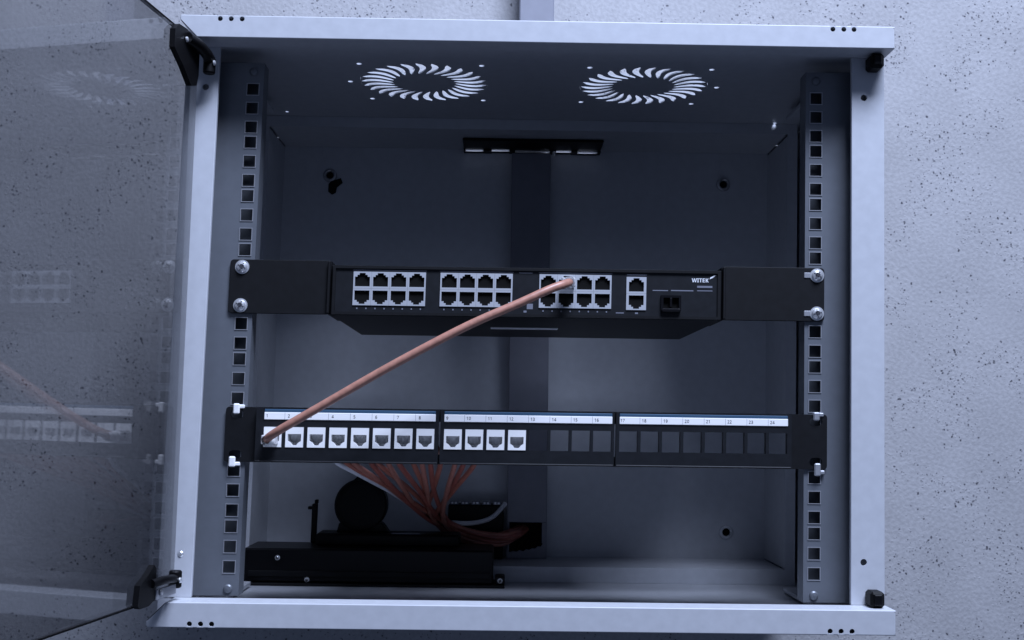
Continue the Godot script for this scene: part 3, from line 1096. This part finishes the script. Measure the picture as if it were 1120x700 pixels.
# ---------------------------------------------------------------- patch panel
func make_patch_panel() -> void:
	var t := thing("patch_bay", "black patch panel with white label strips and twelve white jacks", "patch panel")
	var cy := 111.1
	var ox := -0.3
	t.position.x = 1.0 * MM
	# back plate with ears
	var st := mb()
	var cut := []
	var rings := []
	for s: float in [-1.0, 1.0]:
		for y: float in [cy + 16.0, cy - 16.0]:
			var m := Vector2(s * 232.3 + ox, y)
			var r := Rect2(m - Vector2(6.2, 4.2), Vector2(12.4, 8.4))
			cut.append(r)
			rings.append([m, rect_poly(r), round_rect(Rect2(m - Vector2(5.2, 3.3), Vector2(10.4, 6.6)), 3.29, 4)])
	cut.append(Rect2(-212, cy - 14, 420, 26))
	sheet(st, Rect2(-241.3 + ox + 2.6, cy - 21.9, 482.6 - 5.2, 43.8), cut, 0.3, 2.5, "xy", rings)
	for s: float in [-1.0, 1.0]:
		# rounded outer ends of the ears
		var e := round_rect(Rect2(minf(s * 238.7, s * 241.3) + ox - (0.0 if s < 0.0 else 2.6), cy - 21.9, 5.2, 43.8), 2.59, 4)
		var half := PackedVector2Array()
		for q in e:
			half.append(Vector2(maxf(q.x, 238.7 + ox) if s > 0.0 else minf(q.x, -238.7 + ox), q.y))
		prism(st, dedupe(half), 0.3, 2.5)
	box(st, Vector3(-214, cy + 20.3, -26), Vector3(210, cy + 21.8, 0.2))
	box(st, Vector3(-214, cy - 21.8, -26), Vector3(210, cy - 20.3, 0.2))
	var plate := build(st, "mounting_plate", "black_coat", t)
	# three modules of eight openings
	var mods := [[-216.0, -70.9, -209.6, 0], [-69.5, 69.2, -66.6, 8], [70.6, 211.0, 73.2, 16]]
	var pitch := [17.3, 17.0, 17.1]
	var ow := 14.6
	var y0 := 101.2
	var y1 := 117.6
	var jack := jack_meshes(ow, y1 - y0)
	for mi in 3:
		var m: Array = mods[mi]
		st = mb()
		cut = []
		for k in 8:
			cut.append(Rect2(m[2] + pitch[mi] * k, y0, ow, y1 - y0))
		cut.append(Rect2(m[2] - 0.4, 122.9, pitch[mi] * 7 + ow + 0.8, 8.9))
		sheet(st, Rect2(m[0], cy - 21.5, m[1] - m[0], 43.0), cut, 2.6, 8.0)
		# bevelled lower lip
		box(st, Vector3(m[0] + 0.3, cy - 21.4, 7.9), Vector3(m[1] - 0.3, cy - 20.2, 8.9), 0.4)
		# label channel floor
		box(st, Vector3(m[2] - 0.3, 123.0, 2.7), Vector3(m[2] + pitch[mi] * 7 + ow + 0.7, 131.7, 4.6))
		var mod := build(st, "port_module", "switch_face", t)
		if mi == 0:
			mod.set_meta("label", "left module with all eight white jacks fitted")
		elif mi == 1:
			mod.set_meta("label", "middle module with four white jacks and four empty openings")
		else:
			mod.set_meta("label", "right module with eight empty openings")
		# label strip: white paper, blue band above, clear window rim
		st = mb()
		var xl: float = m[2]
		var xr: float = m[2] + pitch[mi] * 7 + ow + 0.4
		box(st, Vector3(xl, 123.2, 4.7), Vector3(xr, 129.0, 8.8), 0.3)
		var lab := build(st, "label_strip", "label_paper", mod)
		st = mb()
		box(st, Vector3(xl, 129.1, 4.7), Vector3(xr, 131.5, 8.3), 0.3)
		build(st, "blue_band", "label_blue", mod)
		for k in 8:
			write(str(int(m[3]) + k + 1), 1.5, Vector3(xl + 2.4 + pitch[mi] * k, 126.1, 8.82), "ink", lab, "number")
			if k > 0:
				st = mb()
				box(st, Vector3(xl + pitch[mi] * k - 1.0, 123.4, 8.75), Vector3(xl + pitch[mi] * k - 0.8, 128.8, 8.88))
				build(st, "divider", "print_grey", lab)
		for k in 8:
			if mi == 0 or (mi == 1 and k < 4):
				var at := Vector3(m[2] + pitch[mi] * k + ow / 2, (y0 + y1) / 2, 0)
				var j := use(jack[0], "jack", "white_plastic", t, at)
				use(jack[1], "socket", "white_plastic", j)
				use(jack[2], "contacts", "dull_metal", j)
				use(jack[3], "housing", "white_plastic", j)
	# pale plastic clips that hold the ears to the rails
	for e in [[-233.0, 132.2, 1.0], [-234.5, 88.6, -1.0], [232.0, 132.0, 0.8], [233.0, 88.0, -1.2]]:
		st = mb()
		var yy: float = e[1]
		var s: float = e[2]
		box(st, Vector3(e[0] - 2.6, minf(yy - s * 5.0, yy + s * 3.4), 2.6), Vector3(e[0] + 2.6, maxf(yy - s * 5.0, yy + s * 3.4), 5.0), 0.9)
		box(st, Vector3(e[0] - 1.0, yy - 1.6 + s * 1.0, 0.4), Vector3(e[0] + 6.2, yy + 1.6 + s * 1.0, 3.6), 0.7)
		build(st, "fixing_clip", "white_plastic" if e[0] < 0.0 else "dull_metal", plate)


func dedupe(p: PackedVector2Array) -> PackedVector2Array:
	var out := PackedVector2Array()
	for q in p:
		if out.is_empty() or (q.distance_to(out[-1]) > 1e-3 and q.distance_to(out[0]) > 1e-3):
			out.append(q)
	return out


func jack_meshes(w: float, h: float) -> Array:
	# keystone jack: face plate with the socket opening, its inside, contact comb and the housing behind
	var a := mb()
	var cell := Rect2(-w / 2 + 0.25, -h / 2 + 0.25, w - 0.5, h - 0.5)
	var hole := PackedVector2Array()
	for q in [[-0.5, 0.5], [0.5, 0.5], [0.5, -0.12], [0.3, -0.26], [0.16, -0.5], [-0.16, -0.5], [-0.3, -0.26], [-0.5, -0.12]]:
		hole.append(Vector2(q[0] * 10.6, -1.9 + q[1] * 8.8))
	ring_fill(a, Vector2(0, -1.4), rect_poly(cell), hole, 6.6, 8.7, "xy")
	wall_ring(a, rect_poly(cell), 6.6, 8.7, "xy", true)
	var b := mb()
	wall_ring(b, hole, -4.0, 6.6, "xy", false)
	box(b, Vector3(-6.2, -6.8, -4.6), Vector3(6.2, 3.0, -4.0))
	var k := mb()
	for i in 8:
		var x := -3.7 + i * 1.06
		quad(k, Vector3(x - 0.3, 2.0, 5.6), Vector3(x + 0.3, 2.0, 5.6), Vector3(x + 0.3, -4.4, -2.0), Vector3(x - 0.3, -4.4, -2.0), Vector3(0, 0.3, 1))
	var e := mb()
	box(e, Vector3(-w / 2 + 0.4, -h / 2 + 0.4, -22), Vector3(w / 2 - 0.4, h / 2 - 0.4, -4.8), 0.6)
	return [a.commit(), b.commit(), k.commit(), e.commit()]


# ---------------------------------------------------------------- power unit and what stands round it
func make_power_unit() -> void:
	var t := thing("power_strip", "long black power strip lying on the cabinet floor at lower left", "power strip")
	var st := mb()
	box(st, Vector3(-258, -28.5, -226), Vector3(-23, 3.0, -166), 1.6)
	var b := build(st, "body", "black_gloss", t)
	st = mb()
	box(st, Vector3(-258, -30.9, -226), Vector3(-12, -28.6, -160), 0.5)
	build(st, "base_plate", "black_coat", t)
	st = mb()
	box(st, Vector3(-21, -28.5, -190), Vector3(-12, -21.0, -166), 1.0)
	build(st, "end_bracket", "black_coat", t)
	st = mb()
	box(st, Vector3(-252, -23, -166.0), Vector3(-26, -17.5, -164.6), 0.4)
	build(st, "front_rib", "black_coat", b)
	for e in [[-225.5, -5.5, -165.9], [-197.0, -25.4, -164.9], [-16.5, -24.6, -165.9]]:
		screw(t, Vector3(e[0], e[1], e[2]), 1.9, "bracket_screw")
	# raised rear part with its highlight laid on as a pale grey bar
	st = mb()
	box(st, Vector3(-195, 3.2, -226), Vector3(-56, 15.0, -190), 2.0)
	build(st, "socket_block", "black_plastic", b)
	st = mb()
	box(st, Vector3(-122, 15.1, -194), Vector3(-95, 15.9, -191), 0.2)
	build(st, "block_highlight", "print_grey", b)

	t = thing("round_plug", "round black power plug standing up behind the power strip", "plug")
	st = mb()
	lathe(st, Vector3(-154.5, 41.0, -226), Vector3.BACK, [[0.0, 0.0], [23.3, 0.0], [25.7, 2.0], [25.7, 19.0], [24.0, 21.5], [20.0, 22.4], [0.0, 22.8]], 40)
	var pb := build(st, "plug_body", "black_plastic", t)
	st = mb()
	prism(st, PackedVector2Array([Vector2(-177, 15.2), Vector2(-175, 23), Vector2(-167, 29), Vector2(-142, 29), Vector2(-132, 23), Vector2(-126, 15.2)]), -222, -206, "xy", 1.0)
	build(st, "strain_relief", "black_plastic", pb)
	st = mb()
	prism(st, PackedVector2Array([Vector2(-163, 65), Vector2(-146, 65), Vector2(-151, 69.6), Vector2(-158, 69.6)]), -220, -209)
	build(st, "grip_tab", "black_plastic", pb)

	t = thing("black_post", "thin black upright hook left of the round plug", "hook")
	st = mb()
	box(st, Vector3(-203.5, 3.2, -224), Vector3(-198.5, 41, -216), 0.8)
	build(st, "upright", "black_plastic", t)
	st = mb()
	box(st, Vector3(-207.5, 35.5, -223.5), Vector3(-203.6, 38.5, -216.5), 0.5)
	box(st, Vector3(-201.0, 41.1, -223.5), Vector3(-198.0, 45, -216.5), 0.5)
	build(st, "tip", "black_plastic", t)

	t = thing("terminal_block", "black terminal block with a row of small white marks along its top", "terminal block")
	st = mb()
	box(st, Vector3(-71, -15.8, -286), Vector3(-14, 39.0, -259), 1.0)
	var tb := build(st, "block", "black_plastic", t)
	for k in 5:
		st = mb()
		var x := -65.0 + k * 11.0
		box(st, Vector3(x - 4.2, 39.1, -263), Vector3(x + 4.2, 42.4, -259.6), 0.4)
		var mk := build(st, "marker", "print_grey", tb)
		st = mb()
		box(st, Vector3(x - 3.0, 39.8, -259.6), Vector3(x - 1.0, 41.8, -259.3))
		box(st, Vector3(x + 0.4, 39.8, -259.6), Vector3(x + 2.6, 41.8, -259.3))
		build(st, "marker_print", "print_white", mk)


# ---------------------------------------------------------------- cables
func make_cables() -> void:
	# patch cord from the first jack to the second socket of the third block
	var t := thing("patch_cable", "salmon orange patch cord running from first white jack up to the switch", "cable")
	var st := mb()
	var way := [Vector3(-202.2, 107.5, 24), Vector3(-199.0, 109.8, 33), Vector3(-188, 116.4, 40), Vector3(-160, 132.8, 45), Vector3(-105, 165.4, 50), Vector3(-50, 195.6, 51), Vector3(-8, 215.2, 50), Vector3(14, 226.0, 47), Vector3(27, 231.6, 40), Vector3(30.2, 234.0, 27)]
	tube(st, spline(way, 10), 3.3, 14)
	build(st, "cord", "cord_orange", t)
	for e in [[Vector3(-202.3, 107.4, 6.0), 1.0], [Vector3(30.1, 235.2, 6.2), -1.0]]:
		var p: Vector3 = e[0]
		st = mb()
		box(st, p + Vector3(-5.6, -3.6, -3.0), p + Vector3(5.6, 3.6, 15.0), 0.7)
		var pl := build(st, "plug", "clear_plug", t)
		st = mb()
		lathe(st, p + Vector3(0, -0.6, 8.0), Vector3(0.02, 0.02, 1), [[4.6, 0.0], [5.0, 6.5], [4.8, 8.0], [4.0, 13.0], [3.5, 18.0]], 16)
		build(st, "boot", "clear_plug" if e[1] < 0.0 else "white_plastic", pl)
		st = mb()
		box(st, p + Vector3(-2.2, 3.7 * e[1] - 0.8, 4.0), p + Vector3(2.2, 3.7 * e[1] + 0.8, 16.0), 0.4)
		build(st, "latch", "clear_plug", pl)
	# permanent cables: from behind the jacks down into one bundle, then round to the ragged cut-out
	var tops := [-147.0, -141.0, -127.0, -121.0, -113.0, -104.0, -92.0, -85.0, -78.0, -70.0, -58.0, -51.0, -42.0]
	var words := ["leftmost", "second from left", "third from left", "fourth from left", "fifth from left", "sixth from left", "middle one", "sixth from right", "fifth from right", "fourth from right", "third from right", "second from right", "rightmost"]
	var tints := ["cable_orange", "cable_pink", "cable_red"]
	for i in tops.size():
		var x: float = tops[i]
		var a := TAU * ((i * 5) % 13) / 13.0
		var ring := Vector3(cos(a) * 7.5 + rng.randf_range(-1, 1), sin(a) * 4.5, sin(a + 0.6) * 5.0)
		var gather := Vector3(-84.0 + (x + 90.0) * 0.2, 36, -195) + ring
		var loose := Vector3(rng.randf_range(-2.5, 2.5), rng.randf_range(-2.5, 2.5), 0)
		var path := [Vector3(x * 1.02 - 3, 106, -24), Vector3(x, 94, -34), Vector3(x, 87, -42), lerp(Vector3(x, 84, -46), gather, 0.5) + Vector3(rng.randf_range(-3, 3), 2.0, rng.randf_range(-3, 3)), gather,
			Vector3(-72, 20, -236) + ring * 0.9, Vector3(-51, 9.5, -243) + ring * 0.9 + loose, Vector3(-24, 5.0, -248) + ring * 1.0 + loose, Vector3(-6, 9.0, -256) + ring * 0.9, Vector3(5.0 + ring.x * 0.7, 13.0 + ring.y * 0.7, -281.0 + ring.z * 0.4)]
		st = mb()
		tube(st, spline(path, 8), 2.3, 9)
		tag(build(st, "network_cable", tints[(i * 7) % 3]), "reddish orange network cable hanging below the patch panel, %s of its bundle" % words[i], "cable", "orange cables below the patch panel")
	st = mb()
	var gw := [Vector3(-168, 106, -24), Vector3(-158, 90, -38), Vector3(-142, 78, -70), Vector3(-118, 58, -140), Vector3(-99, 40, -190), Vector3(-86, 27, -226), Vector3(-68, 22.5, -240), Vector3(-45, 21.5, -249), Vector3(-26, 27, -254), Vector3(-12.5, 41.0, -262)]
	tube(st, spline(gw, 8), 2.4, 10)
	tag(build(st, "grey_cable", "cable_grey"), "single pale grey cable curving along the orange bundle", "cable")
